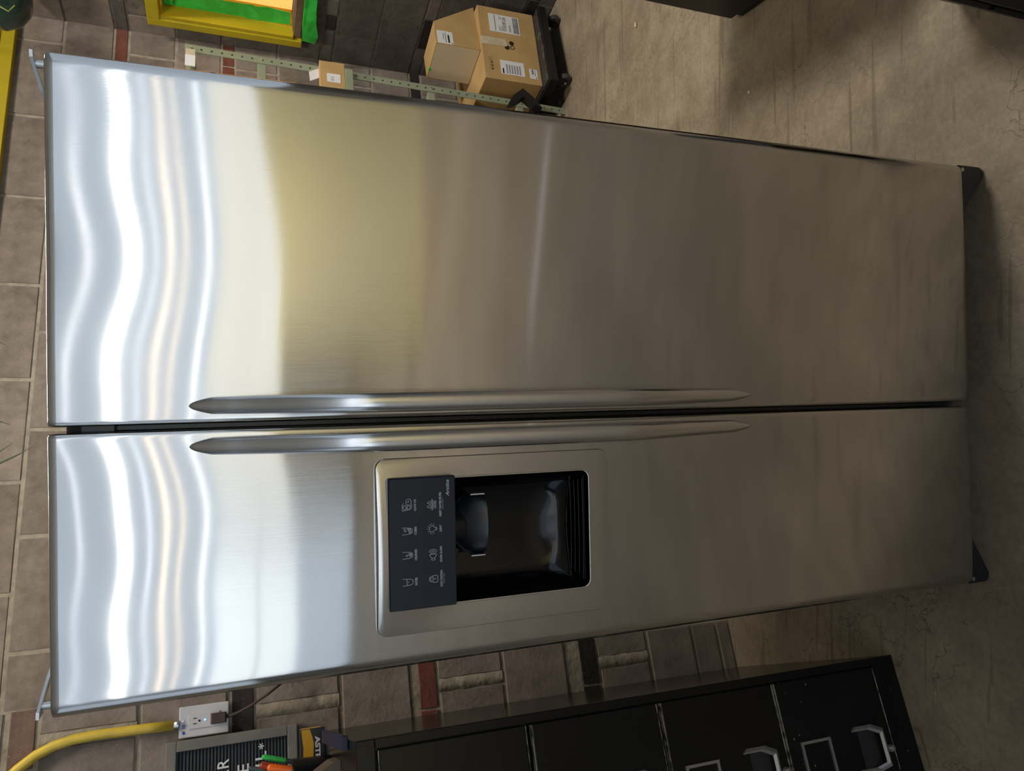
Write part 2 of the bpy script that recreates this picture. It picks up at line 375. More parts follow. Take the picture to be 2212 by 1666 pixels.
# right wall: local x runs from the corner towards the viewer, y into the wall
wr_rz = AZ - R(90)
wx0, wx1, wz0, wz1 = .175, 1.05, 1.275, 1.90          # clear opening of the boarded window
wr = MB()
wr.box(-.1, wx0, -.0080, .25, 0, 3.9); wr.box(wx1, 1.7, -.0080, .25, 0, 3.9); wr.box(wx0, wx1, -.0080, .25, 0, wz0); wr.box(wx0, wx1, -.0080, .25, wz1, 3.9)
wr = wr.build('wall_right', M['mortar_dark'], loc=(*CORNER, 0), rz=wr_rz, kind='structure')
def skip_win(a, b, z0, z1): return a < 1.10 and b > .13 and z0 < 1.93 and z1 > 1.235
for z0, z1, t, i in courses(0.0, 3.2):
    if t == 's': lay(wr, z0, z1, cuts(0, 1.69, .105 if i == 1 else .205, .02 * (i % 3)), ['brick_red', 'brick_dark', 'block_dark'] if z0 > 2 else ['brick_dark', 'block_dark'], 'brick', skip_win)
    else:
        cc = cuts(0, 1.69, .4265, .21 if i % 2 else .36)
        if z0 < 1.93 and z1 > 1.235: cc = [0, .122] + [c for c in cc if c > 1.2]
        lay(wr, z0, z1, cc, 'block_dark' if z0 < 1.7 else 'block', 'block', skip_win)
# left pier, a projecting wall nearer to the viewer
PE = (-.795, .947); PAZ = R(20)
wl = MB().box(-5.5, 0, -.0080, .8, 0, 3.9).build('wall_left', M['mortar_pale'], loc=(*PE, 0), rz=PAZ, kind='structure')
pc = [(0, .050, 0), (.054, .145, 0), (.150, .313, 1), (.320, .492, 2), (.495, .555, 's'), (.602, .802, 1), (.806, .998, 2), (1.003, 1.056, 's'),
      (1.078, 1.268, 1), (1.275, 1.487, 2), (1.491, 1.549, 's'), (1.556, 1.760, 1), (1.766, 1.975, 2), (1.982, 2.040, 's'), (2.05, 2.25, 1), (2.26, 2.46, 2)]
for z0, z1, t in pc:
    if t == 's':
        mk = {0.495: 'brick_dark', 1.003: 'brick_red', 1.491: 'brick_dark', 1.982: 'brick_dull'}[z0]
        lay(wl, z0, z1, cuts(-.85, 0, .205, -.135), mk, 'brick', gap=.006)
    elif t == 2:
        lay(wl, z0, z1, [-.85, -.445, -.092], 'block', 'block', gap=.008); lay(wl, z0, z1, [-.062, 0], 'block', 'block', gap=.004)
    else: lay(wl, z0, z1, [-.85, -.29, 0] if t else [-.6, -.2, 0], 'block', 'block', gap=.008)
    if t == 2:                                       # fat smeared vertical joint
        rnd = random.Random(int(z0 * 1000)); rows = []
        for k in range(9):
            zz = z0 + (z1 - z0) * k / 8; c = -.077 + rnd.uniform(-.002, .002); w = .019 + rnd.uniform(0, .004)
            rows.append([(c - w, .012, zz), (c - w * .8, -.0108 + rnd.uniform(-.0005, .0005), zz), (c, -.0116 + rnd.uniform(-.0006, .0006), zz), (c + w * .8, -.0108 + rnd.uniform(-.0005, .0005), zz), (c + w, .012, zz)])
        MB().loft(rows, cap=False, closed=False).build('mortar_joint', M['mortar_pale'], wl, smooth='all')

# yellow boards high on the back wall
ty = MB().box(-1.95, -.035, -.052, .010, 2.512, 2.566, .003).build('trim_1', M['yellow'], loc=(*CORNER, 0), rz=AZ, kind='structure')
MB().box(-1.95, -.035, -.049, .010, 2.570, 2.86, .003).build('plank', M['yellow'], ty)

# boarded window in the right wall
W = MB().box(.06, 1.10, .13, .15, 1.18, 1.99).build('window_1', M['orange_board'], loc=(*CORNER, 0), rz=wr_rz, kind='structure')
def side(x0, x1, z0, z1, y0=-.052, y1=.06): return MB().box(x0, x1, y0, y1, z0, z1, .004)
side(.118, .160, 1.228, 1.952).build('frame_board', M['yellow'], W)
side(1.05, 1.10, 1.228, 1.952).build('frame_board', M['yellow'], W)
side(.160, 1.05, 1.895, 1.952).build('frame_board', M['yellow'], W)
side(.160, 1.05, 1.232, 1.272, -.030).build('frame_board', M['raw_wood'], W)
MB().box(.160, .181, -.046, .13, 1.272, 1.895).build('jamb_liner', M['yellow'], W)
MB().box(.182, 1.05, .10, .13, 1.648, 1.672).build('batten', M['raw_wood'], W)
def tape(pts, y, parent):
    n = len(pts); mb = MB(); rnd = random.Random(n)
    mb.add([(x, y + rnd.uniform(-.003, .003), z) for x, z in pts] + [(x, y + .0015, z) for x, z in pts],
           [tuple(range(n))] + [(i, n + i, n + (i + 1) % n, (i + 1) % n) for i in range(n)])
    return mb.build('tape_strip', M['green_tape'], parent)
tape([(.181, 1.50), (.262, 1.50), (.280, 1.40), (.268, 1.29), (.192, 1.285), (.183, 1.38)], .022, W)
tape([(.181, 1.885), (.262, 1.890), (.264, 1.70), (.268, 1.46), (.182, 1.47)], .028, W)
tape([(.20, 1.875), (.20, 1.835), (.5, 1.845), (.9, 1.85), (.9, 1.885)], .012, W)
tape([(.168, 1.165), (.178, 1.228), (.30, 1.236), (.62, 1.238), (.9, 1.236), (.9, 1.186), (.6, 1.178), (.40, 1.176), (.30, 1.168), (.22, 1.152)], -.058, W)

# ------------------------------------------------------------------ the hall behind the viewer (seen in the steel)
win = MB().box(-1.2, 7.6, -9.29, -9.26, 1.30, 3.85).build('window_2', M['sky_glass'], kind='structure')
for k in range(6): MB().box(-1.2 + k * 1.75, -1.14 + k * 1.75, -9.26, -9.22, 1.30, 3.85).build('mullion', M['fixture'], win)
wg = MB().box(-1.1, 6.5, -9.25, -9.23, .95, 1.88).build('window_6', mat('warm_daylit_panel', (.5, .5, .45), .4, emit=(.97, .98, .92), estr=1.08), kind='structure')
wd = MB().box(-6.2, -1.3, -9.29, -9.26, .05, 3.85).build('window_3', M['sky_glass'], kind='structure')
dr = MB().box(-6.0, -1.9, -9.25, -9.22, .80, 1.85).build('door_1', M['door_light'], kind='structure')
for k in range(1): MB().box(-6.0, -1.9, -9.22, -9.19, 1.30, 1.32).build('door_rail', M['fixture'], dr)
MB().box(7.77, 7.79, -9.2, 4.6, 1.10, 3.85).build('glow_panel_right', M['side_glow'], kind='structure')  # unseen glowing panel, added to brighten the right door's outer edge
MB().box(-8.79, -8.77, -9.2, -1.7, 1.2, 3.85).build('glow_panel_left', M['side_glow'], kind='structure')  # unseen glowing panel, added to brighten the left door's outer edge
yp = thing('partition', 'low yellow painted partition standing behind the viewer, seen mirrored in the steel', 'partition', (1.9, -5.3, 0))
MB().prism([(-1.75, 0), (1.9, 0), (1.9, 1.44), (.5, 1.36), (-.8, 1.24), (-1.75, 1.22)], -.04, .04).build('panel', M['yellow_wall'], yp)
for x in (-1.72, 1.84): MB().box(x, x + .05, -.06, .06, 0, 1.20).build('post', M['hall_wall'], yp)
def strip(z, y, th, mk, lab, x0=-4.4, x1=4.6, yaw=0):
    t = thing('strip_light', lab, 'light', (0, y, z), yaw, 'hanging strip lights over the hall')
    MB().box(x0, x1, -.03, .03, -th / 2, th / 2).build('tube', M[mk], t)
    MB().box(x0, x1, -.02, .02, th / 2, th / 2 + .02).build('housing', M['fixture'], t)
    for x in (x0 + .3, 0, x1 - .3): MB().cyl((x, 0, th / 2 + .03), (x, 0, 3.9 - z), .008, 6).build('hanger', M['fixture'], t)
strip(2.66, -7.0, .080, 'lamp_white', 'wide white strip light row hanging over the hall, nearest of the broad ones')
strip(2.50, -7.6, .028, 'lamp_soft', 'slim bluish strip light row hanging behind the wide white one')
strip(2.385, -8.1, .045, 'lamp_warm', 'warm strip light row hanging third from the viewer')
strip(2.25, -8.5, .025, 'lamp_warm', 'thin warm strip light row nearest the rear windows')
strip(2.88, -6.1, .022, 'lamp_soft', 'slim bluish strip light row nearest the viewer')
strip(2.00, -8.9, .018, 'lamp_white', 'thin white strip light row just before the rear windows')
for (x, y, lab) in ((.15, .30, 'added ceiling fixture right above the steel fridge, for the upper wall fill'), (2.22, .48, 'ceiling fixture above the black cabinet by the right wall'), (1.1, -4.2, 'added ceiling fixture over the hall behind the viewer, for the partition fill')):
    t = thing('ceiling_light', lab, 'light', (x, y, 3.76))
    a, b = (.6, .15) if y < 0 else (.08, .6)
    MB().box(-a, a, -b, b, .02, .14, .005).build('housing', M['fixture'], t)

tl_ = MB(); tl_.add([(1.50, -2.40, .0), (.28, -2.735, .0), (.265, -2.69, .0), (1.49, -2.345, .0), (1.50, -2.40, .0015), (.28, -2.735, .0015), (.265, -2.69, .0015), (1.49, -2.345, .0015)],
    [(4, 5, 6, 7), (0, 1, 5, 4), (1, 2, 6, 5), (2, 3, 7, 6), (3, 0, 4, 7)])
tag(tl_.build('added_floor_line', M['paper']), 'white tape line added on the concrete behind the viewer, for a bright line in the steel', 'tape')  # pale line added so the steel mirrors a thin bright streak
# ------------------------------------------------------------------ refrigerator
FR = thing('refrigerator', 'large stainless steel side-by-side refrigerator with black ice and water dispenser', 'refrigerator')
FR.rotation_euler = (0, -R(.95), 0)
ZT, ZB = 1.777, .069
def sm(a, b, x): t = min(1, max(0, (x - a) / (b - a))); return t * t * (3 - 2 * t)
def wave(xn, z, left):
    # the sheet leans back a little towards the top, unevenly across its width
    if left: t = .0125 * math.sin(math.pi * min(1, xn * 1.02)) ** .8 - .0055 + .0030 * math.sin(10.5 * xn + .2)
    else: t = .0135 * math.sin(math.pi * xn) ** .9 - .0060 + .0024 * math.sin(11 * xn + 2.2) * (.3 + .7 * xn)
    I = 0; n = 10
    lo = 1.22
    if z <= lo: return 0
    for k in range(n):
        zz = lo + (z - lo) * (k + .5) / n; I += sm(lo, 1.70, zz) * (z - lo) / n
        # extra local ripple right under the top edge
    rip = .00030 * math.sin(14 * xn + (1.0 if left else 0)) * sm(1.62, ZT + .02, z)
    return t * I + rip
def make_door(name, x_out, x_in, hole=None):
    sgn = 1 if x_in > x_out else -1; Wd = abs(x_in - x_out); Ro, Ri = .022, .007; dep = .068
    prof = [(0, dep)]
    prof += [(Ro * (1 - math.cos(a)), Ro * (1 - math.sin(a))) for a in [math.pi / 2 * k / 10 for k in range(11)]]
    nx = 84
    prof += [(Ro + (Wd - Ro - Ri) * k / nx, 0) for k in range(1, nx)]
    prof += [(Wd - Ri * (1 - math.sin(a)), Ri * (1 - math.cos(a))) for a in [math.pi / 2 * k / 5 for k in range(6)]]
    prof += [(Wd, dep)]
    hw = Wd / 2
    nz = 190; zs = [ZB, ZB + .0006, ZB + .0022] + [ZB + .0022 + (ZT - ZB - .0044) * k / nz for k in range(1, nz)] + [ZT - .0022, ZT - .0006, ZT]
    ey = {0: .0022, 1: .0006, 2: 0, len(zs) - 1: .0022, len(zs) - 2: .0006}
    rows = []
    for i, z in enumerate(zs):
        row = []
        for (s_, y) in prof:
            xn = s_ / Wd; crown = .0032 * ((s_ - hw) / hw) ** 2 - .0
            yy = y if y >= dep else y + crown + ey.get(i, 0) + wave(xn, z, hole is not None)
            row.append((x_out + sgn * s_, min(yy, dep), z))
        rows.append(row)
    rows.insert(0, [(x, dep, ZB) for x, y, z in rows[0]]); rows.append([(x, dep, ZT) for x, y, z in rows[-1]])
    n = len(rows[0]); mb = MB(); mb.v = [p for r in rows for p in r]
    for i in range(len(rows) - 1):
        for k in range(n - 1):
            if hole:
                cx = (rows[i][k][0] + rows[i][k + 1][0]) / 2; cz = (rows[i][k][2] + rows[i + 1][k][2]) / 2
                if hole[0] < cx < hole[1] and hole[2] < cz < hole[3] and 0 < i < len(rows) - 2 and rows[i][k][1] < .03: continue
            mb.f.append((i * n + k, i * n + k + 1, (i + 1) * n + k + 1, (i + 1) * n + k))
    return mb.build(name, M['steel'], FR, smooth=50, uv=True)
dR = make_door('fridge_door', .454, -.0602)
dL = make_door('freezer_door', -.454, -.0698, hole=(-.375, -.145, .962, 1.322))
MB().box(-.446, .446, .0685, .70, .035, 1.768, .006).build('cabinet_body', M['body'], FR)
MB().box(-.43, .43, .10, .14, .004, .066).build('kick_grille', M['black_plastic'], FR)
for s in (-1, 1):
    zb = .0080 if s < 0 else -.0070
    pts = [(s * .452, .0675), (s * .452, zb + .012), (s * .447, zb + .003), (s * .436, zb), (s * .428, zb + .004), (s * .338, .0675)]
    MB().prism(pts, .012, .055).build('foot_bracket', M['black_plastic'], FR)
    MB().cyl((s * .43, .06, zb + .026), (s * .43, .10, zb + .026), .026, 18).build('roller', M['rubber'], FR, smooth=True)
    MB().cyl((s * .443, .011, .056), (s * .443, .020, .056), .0045, 10).build('screw', M['zinc'], FR)
    # hinge on top of the door
    h = MB(); h.box(-.010, .010, -.014, .014, 0, .0035, .001)
    pts = [(s * .449, .018, 1.7905), (s * .440, .020, 1.7905), (s * .405, .050, 1.7845), (s * .380, .080, 1.7795)]
    rows = [[(x, y - .012, z), (x, y + .012, z), (x, y + .012, z + .0040), (x, y - .012, z + .0040)] for x, y, z in pts]
    hp = MB().loft(rows).build('hinge_plate', M['zinc'], FR)
    MB().cyl((s * .436, .022, 1.7765), (s * .436, .022, 1.7925), .0055, 14).build('hinge_pin', M['zinc'], hp, smooth=True)
for z0, z1 in ((.080, 1.735),): MB().box(-.0680, -.0620, .045, .069, z0, z1).build('door_gasket', M['black_plastic'], FR)
MB().box(-.0695, -.0605, .030, .060, 1.700, 1.742, .001).build('gasket_clip', M['black_plastic'], FR)

def handle(xc, door):
    rings = []; z0, z1 = .640, 1.602; n = 90
    for i in range(n + 1):
        s_ = .5 - .5 * math.cos(math.pi * i / n); z = z0 + (z1 - z0) * s_; L_ = z1 - z0
        d0 = (z - z0); d1 = (z1 - z)
        wt = .80 * min(1, d1 / .030) ** .5 + .20 * min(1, d1 / .30); wb_ = .74 * min(1, d0 / .042) ** .5 + .26 * min(1, d0 / .26); wx = .0150 * max(min(wt, wb_), .05)
        out = .052 * sm(0, .26, d1) * sm(0, .30, d0) + .004 * min(1, 20 * min(d0, d1))
        th = .0120 * max(min(wt, wb_), .05)
        cy = -out - .004 + th * .55
        ring = []
        for k in range(20):
            a = 2 * math.pi * k / 20; ca, sa = math.cos(a), math.sin(a)
            ring.append((xc + wx * (abs(ca) ** .85) * (1 if ca > 0 else -1), cy + th * (abs(sa) ** .85) * (1 if sa > 0 else -1), z))
        rings.append(ring)
    MB().loft(rings).build('handle', M['handle'], door, smooth='all', uv=True)
handle(-.0355, dR); handle(-.0935, dL)

# dispenser
def rrect(x0, x1, z0, z1, r, n=5, per=10):
    pts = []
    for (cx, cz, a0) in ((x1 - r, z1 - r, 0), (x0 + r, z1 - r, 90), (x0 + r, z0 + r, 180), (x1 - r, z0 + r, 270)):
        arc = [(cx + r * math.cos(R(a0 + 90 * k / n)), cz + r * math.sin(R(a0 + 90 * k / n))) for k in range(n + 1)]
        if pts:
            p, q = pts[-1], arc[0]; pts += [(p[0] + (q[0] - p[0]) * k / per, p[1] + (q[1] - p[1]) * k / per) for k in range(1, per)]
        pts += arc
    p, q = pts[-1], pts[0]; pts += [(p[0] + (q[0] - p[0]) * k / per, p[1] + (q[1] - p[1]) * k / per) for k in range(1, per)]
    return pts
bx0, bx1, bz0, bz1 = -.398, -.1235, .9415, 1.3415
cx0, cx1, cz0, cz1 = -.3560, -.1580, .9790, 1.3230
def ring(x0, x1, z0, z1, r, yf):
    return [(x, yf(x, z), z) for x, z in rrect(x0, x1, z0, z1, r)]
def bulge(x, z):
    xh = (x - (bx0 + bx1) / 2) / ((bx1 - bx0) / 2)
    return -.0140 * max(0, 1 - xh * xh) * sm(1.20, 1.335, z)
def inset(k): return (bx0 + (cx0 - bx0) * k, bx1 + (cx1 - bx1) * k, bz0 + (cz0 - bz0) * k, bz1 + (cz1 - bz1) * k)
rings = [ring(bx0, bx1, bz0, bz1, .016, lambda x, z: .006),
         ring(bx0, bx1, bz0, bz1, .016, lambda x, z: -.0010 + bulge(x, z) * .80),
         ring(bx0 + .0012, bx1 - .0012, bz0 + .0012, bz1 - .0012, .015, lambda x, z: -.0030 + bulge(x, z) * .97)]
for k in (.25, .5, .75, .95):
    a = inset(k); rings.append(ring(*a, .016 - .003 * k, lambda x, z: -.0034 + bulge(x, z)))
rings.append(ring(cx0, cx1, cz0, cz1, .014, lambda x, z: -.0034 + bulge(x, z)))
rings.append(ring(cx0, cx1, cz0, cz1, .014, lambda x, z: .010))
MB().loft(rings, cap=False).build('dispenser_bezel', M['bezel'], FR, smooth=40, uv=True)
# thin bright lip round the recess
rim = [p for p in ring(cx0 - .0006, cx1 + .0006, cz0 - .0006, cz1, .014, lambda x, z: -.0040 + bulge(x, z) * 1.0)]
MB().tube(rim + [rim[0]], .0015, 8, cap=False).build('recess_lip', M['chrome'], FR, smooth='all')
# black recess
def rc(ins, y, zlo=0, r=.013): return ring(cx0 + ins, cx1 - ins, cz0 + ins * .4 + zlo, cz1 - ins, r, lambda x, z: y)
MB().loft([rc(.0002, -.002), rc(.002, .012), rc(.008, .034, .003, .03), rc(.018, .056, .010, .05), rc(.032, .0640, .02, .05), rc(.085, .0655, .06, .01)], cap=False).build('recess', M['black_gloss'], FR, smooth='all')
bk = rc(.085, .0655, .06, .01); MB().add(bk, [tuple(range(len(bk)))]).build('recess_back', M['black_gloss'], FR)
# drip tray: lip and curved ribs
def arc_rib(y0, sag, zz, hw, r, name, m):
    pts = [(-.257 + hw * t, y0 + sag * (t * t), zz + .004 * t * t) for t in [(-1 + 2 * k / 16) for k in range(17)]]
    return MB().tube(pts, r, 6).build(name, m, FR, smooth='all')
arc_rib(.052, -.026, .996, .088, .0022, 'tray_lip', M['black_gloss'])
for k in range(4): arc_rib(.006 + .0100 * k, -.006, .9855 + .0030 * k, .086 - .002 * k, .0015, 'tray_rib', M['black_gloss'])
MB().prism([(-.345, .9835), (-.169, .9835), (-.169, .9850), (-.345, .9850)], .004, .050).build('drip_tray', M['black_gloss'], FR)
# ice paddle and nozzle
pad = []
for z, hw, dy in ((1.2100, .030, .020), (1.200, .032, .018), (1.188, .046, .012), (1.176, .0495, .006), (1.160, .0495, .000), (1.156, .048, -.001)):
    o = [(-.240 + hw * t, .030 + dy - .022 * math.sqrt(max(0, 1 - t * t)) , z) for t in [(-1 + 2 * k / 14) for k in range(15)]]
    pad.append(o + [(x, y + .0035, zz) for x, y, zz in reversed(o)])
MB().loft(pad).build('ice_paddle', M['black_plastic'], FR, smooth=40)
for t in (-1, 1): MB().box(-.240 + t * .0500 - .0010, -.240 + t * .0500 + .0010, .018, .034, 1.158, 1.182).build('paddle_edge', M['zinc'], FR)
MB().lathe([(.021, 1.192), (.024, 1.196), (.024, 1.222), (.016, 1.230)], 24, -.243, .034).build('nozzle', M['black_plastic'], FR, smooth=40)

# control panel with its print
px0, px1, pz0, pz1 = -.3555, -.1525, 1.2185, 1.3250
YP = -.0215
cp = MB(); prr = rrect(px0, px1, pz0, pz1, .003, 3, 2)
cp.loft([[(x, .004, z) for x, z in prr], [(x, YP + .0035, z) for x, z in prr],
         [(x + (.0020 if x < -.257 else -.0020), YP, z + (.0015 if z < 1.267 else -.0015)) for x, z in prr]])
panel = cp.build('control_panel', M['panel_black'], FR)
YI = YP - .0004
TOP, LOW = 1.2965, 1.2565          # icon centres, printed rows
cols = {'water': -.3120, 'crushed': -.2710, 'cubed': -.2340, 'quick': -.1950}
low = {'lock': -.3110, 'alarm': -.2735, 'light': -.2335, 'filter': -.1960}
LW = .00085
def icon(strokes, x, z, s):
    mb = MB()
    for st in strokes: mb.ribbon([(x + a * s * 1.12, z + b * s) for a, b in st], LW, YI)
    o = mb.build('icon', M['gray_ink'], panel, fix=False, kind='stuff'); return o
def circ(cx, cz, r, n=12, a0=0, a1=360): return [(cx + r * math.cos(R(a0 + (a1 - a0) * k / n)), cz + r * math.sin(R(a0 + (a1 - a0) * k / n))) for k in range(n + 1)]
cup = [(-.62, 1.0), (-.5, -.55), (-.35, -.95), (0, -1.05), (.35, -.95), (.5, -.55), (.62, 1.0)]
icon([cup, [(-.5, .15), (-.2, .25), (0, .1), (.25, .25), (.5, .15)], [(0, .1), (0, -.2)]], cols['water'], TOP, .0078)
icon([cup, circ(-.1, -.6, .16, 6), circ(.15, -.35, .16, 6), circ(.1, -.75, .12, 5), circ(-.05, .15, .16, 4), circ(.22, -.62, .1, 4)], cols['crushed'], TOP, .0078)
icon([cup, [(-.4, -.5), (.35, -.05), (.42, -.6), (-.2, -.85), (-.4, -.5)], [(-.4, -.5), (.1, -.55), (.42, -.6)], [(.1, -.55), (.35, -.05)], [(-.05, .2), (.35, .45), (.25, .7), (-.1, .45), (-.05, .2)]], cols['cubed'], TOP, .0078)
icon([[(-.9, .9), (.1, .9), (.45, .7)], [(-.9, .9), (-.7, -.6), (-.4, -.95), (.2, -.95)], [(-.8, .5), (-.1, .8), (.1, .3), (-.6, .1), (-.8, .5)], [(-.7, -.1), (0, -.1), (-.1, -.7), (-.6, -.6), (-.7, -.1)], [(-.6, .1), (0, -.1)], circ(.6, -.35, .55, 14), [(.6, 0), (.6, -.35), (.85, -.35)]], cols['quick'], TOP, .0078)
icon([[(-.6, .1), (.6, .1), (.6, -.7), (.4, -.9), (-.4, -.9), (-.6, -.7), (-.6, .1)], circ(0, .35, .5, 10, -25, 205), circ(0, .4, .25, 8, -30, 210), [(0, -.2), (0, -.6)], [(-.12, -.2), (.12, -.2)]], low['lock'], LOW, .0078)
icon([[(-.95, .3), (-.95, -.35), (-.6, -.35), (-.6, .3), (-.95, .3)], [(-.6, .3), (0, .75), (.1, .2), (.1, -.4), (0, -.75), (-.6, -.35)], circ(-.2, 0, .55, 8, -55, 55), circ(-.2, 0, .85, 8, -50, 50), circ(-.2, 0, 1.15, 8, -48, 48)], low['alarm'], LOW, .0078)
icon([circ(0, .15, .55, 12, -60, 240), [(-.27, -.33), (-.2, -.85), (.2, -.85), (.27, -.33)], [(-.2, -.65), (.2, -.65)]] + [[(.78 * math.cos(R(a)), .15 + .78 * math.sin(R(a))), (.95 * math.cos(R(a)), .15 + .95 * math.sin(R(a)))] for a in (-30, 0, 30, 60, 90, 120, 150, 180, 210)], low['light'], LOW, .0078)
drop = lambda cx, cz, s: [(cx, cz + s), (cx + s * .45, cz), (cx + s * .3, cz - s * .45), (cx - s * .3, cz - s * .45), (cx - s * .45, cz), (cx, cz + s)]
icon([drop(-.35, .5, .55), drop(.35, .5, .55), [(-.95, 0), (-.7, .15), (-.35, -.05), (0, .1), (.35, -.05), (.7, .15), (.95, 0), (.7, -.15), (.35, -.2), (0, -.1), (-.35, -.2), (-.7, -.15), (-.95, 0)], circ(-.45, -.6, .2, 8), circ(0, -.55, .2, 8), circ(.45, -.6, .2, 8), ], low['filter'], LOW, .0078)
for n_, k in (('WATER', 'water'), ('CRUSHED', 'crushed'), ('CUBED', 'cubed'), ('QUICK ICE', 'quick')):
    text(n_, 'lettering', M['gray_ink'], panel, cols[k], YI, TOP - .0130, .0040, {'WATER': .0128, 'CRUSHED': .0172, 'CUBED': .0126, 'QUICK ICE': .0180}[n_], bold=.045)
    MB().cyl((cols[k] - .001, YP - .0002, TOP + .0135), (cols[k] - .001, YP + .001, TOP + .0135), .0013, 10).build('indicator', M['led'], panel)
for n_, k in (('LOCK CONTROL', 'lock'), ('DOOR ALARM', 'alarm'), ('LIGHT', 'light'), ('RESET WATER FILTER', 'filter')):
    text(n_, 'lettering', M['gray_ink'], panel, low[k], YI, LOW - .0127, .0038, {'LOCK CONTROL': .0262, 'DOOR ALARM': .0240, 'LIGHT': .0106, 'RESET WATER FILTER': .0376}[n_], bold=.045)
    if k in ('lock', 'filter'): text('HOLD 3 SECS', 'lettering', M['gray_ink'], panel, low[k], YI, LOW - .0168, .0022, .0162)
    if k != 'light': MB().cyl((low[k], YP - .0002, LOW + .0127), (low[k], YP + .001, LOW + .0127), .0013, 10).build('indicator', M['led'], panel)
text('Arctica', 'lettering', M['gray_ink'], panel, -.1715, YI, 1.2320, .0056, .0258, shear=.3, bold=.03)

# spider plant in a low pot on top of the refrigerator
PT = thing('spider_plant', 'spider plant with narrow drooping green leaves hanging just above the refrigerator', 'plant', (-.08, .36, 2.16))
MB().lathe([(.040, .0), (.060, .075), (.063, .08), (.055, .08), (.045, .02)], 24).build('pot', M['terracotta'], PT, smooth=40)
MB().cyl((0, 0, .05), (0, 0, 1.739), .0015, 6).build('wire', M['black_steel'], PT)
def leaf(tip, rise, w, sx, nm='leaf'):
    base, tip = Vector((sx * .05, -.01, .08)), Vector(tip); rows = []
    for k in range(19):
        s_ = k / 18; p = base.lerp(tip, s_); p.x += sx * rise * 4 * s_ * (1 - s_) * .8; p.z += rise * 4 * s_ * (1 - s_) ** 2
        ww = w * (1 - s_) ** .6 * (.45 + .55 * min(1, s_ * 5)) + .0003
        rows.append([p + Vector((-ww, 0, 0)), p + Vector((0, -ww * .4, 0)), p + Vector((ww, 0, 0)), p + Vector((0, -ww * .4 + .0012, 0))])
    return MB().loft(rows).build(nm, M['leaf'], PT, smooth=60)
leaf((.120, -.01, -.252), .10, .006, 1)
leaf((-.015, -.01, -.258), .06, .005, .5)
leaf((-.053, -.01, -.291), .11, .0055, -.8)
leaf((-.045, -.01, -.263), .09, .005, -1)
leaf((.22, .05, -.05), .12, .006, 1); leaf((-.22, .04, -.02), .12, .006, -1); leaf((-.10, .02, -.10), .12, .006, -1)

# ------------------------------------------------------------------ green steel shelf unit in the right corner
SU = thing('shelf_unit', 'sage green slotted steel shelf unit behind the right side of the refrigerator', 'shelf', (1.39, 2.214, 0), AZ)
lean = lambda z: (.0125 * z, -.016 * z)
def post(x, y, holes):
    mb = MB(); rows = []
    for z in (0, .45, .9, 1.35, 1.745):
        dx, dy = lean(z); X, Y = x + dx, y + dy
        rows.append([(X - .018, Y, z), (X + .018, Y, z), (X + .018, Y + .036, z), (X + .0150, Y + .036, z), (X + .0150, Y + .003, z), (X - .018, Y + .003, z)])
    mb.loft(rows); o = mb.build('post', M['sage'], SU)
    if holes:
        hb = MB()
        for k in range(43):
            z = 1.722 - k * .0402
            if z < .02 or min(abs(z - b) for b in (1.722, 1.442, 1.078, .690, .26)) < .012: continue
            dx, dy = lean(z); hb.cyl((x + dx, y + dy - .0008, z), (x + dx, y + dy + .001, z), .0040, 8)
        hb.build('slot_holes', M['ink'], o, kind='stuff')
        for z in (1.722, 1.442, 1.078, .690):
            dx, dy = lean(z); MB().lathe([(.0062, 0), (.0050, .0035), (.001, .0048)], 10).build('bolt', M['chrome'], o, loc=(x + dx, y + dy, z)).rotation_euler = (R(90), 0, 0)
post(0, 0, True); post(-.88, 0, False); post(0, .40, False); post(-.88, .40, False)
for z in (1.722, 1.442, 1.078, .690, .245):
    dx, dy = lean(z); MB().box(-.90 + dx, -.014 + dx, (-.052 if z == 1.078 else .004) + dy, .42 + dy, z - .017, z + .017, .002).build('shelf_board', M['sage'], SU)
MB().prism([(.012, .262), (-.030, .215), (-.085, .175), (-.075, .215), (-.035, .262), (-.075, .310), (-.085, .345), (-.035, .315)], -.10, -.06).build('brace', M['black_steel'], SU)
MB().box(-.030, .0, -.046, -.042, 1.704, 1.741).build('tape_patch', M['tape_pale'], SU)
MB().box(-.085, -.030, -.046, -.042, 1.703, 1.742).build('tape_patch', M['paper'], SU)

def carton(name, label, loc, rz, w, d, h, group=None, m='cardboard'):
    t = thing(name, label, 'box', loc, rz, group); MB().box(0, w, 0, d, 0, h, .003).build('carton_body', M[m], t); return t
t = carton('cardboard_box', 'small brown cardboard box with a raised white flap on the shelf unit', (1.233, 2.097, 1.0955), AZ, .215, .046, .108)
MB().prism([(.150, .108), (.200, .108), (.176, .150), (.126, .146)], .036, .039).build('flap', M['paper'], t, label='white flap')
MB().box(.105, .150, -.0012, 0, .020, .078).build('shipping_label', M['paper'], t)
text('III II', 'barcode', M['ink_gray'], t, .123, -.0016, .055, .014, .020)
t = carton('cardboard_box', 'brown cardboard box on the lowest shelf behind the sage green post', (1.12, 2.26, .264), AZ, .24, .24, .38)
t = thing('crate', 'navy blue plastic crate under the lowest shelf of the shelf unit', 'crate', (1.03, 2.12, 0), AZ)
MB().box(0, .33, 0, .30, 0, .012).build('base', M['navy'], t)
for a in ((0, .33, 0, .012), (0, .33, .288, .30), (0, .012, .012, .288), (.318, .33, .012, .288)): MB().box(*a, .012, .19).build('side', M['navy'], t)
t = thing('plastic_bag', 'grey plastic bag lying flat on the top shelf of the shelf unit', 'bag', (1.10, 2.175, 1.7395), AZ)
MB().prism([(0, 0), (.255, 0), (.245, .018), (.12, .030), (.02, .022)], 0, .2).build('bag_sheet', mat('grey_bag', (.15, .15, .16), .4), t)

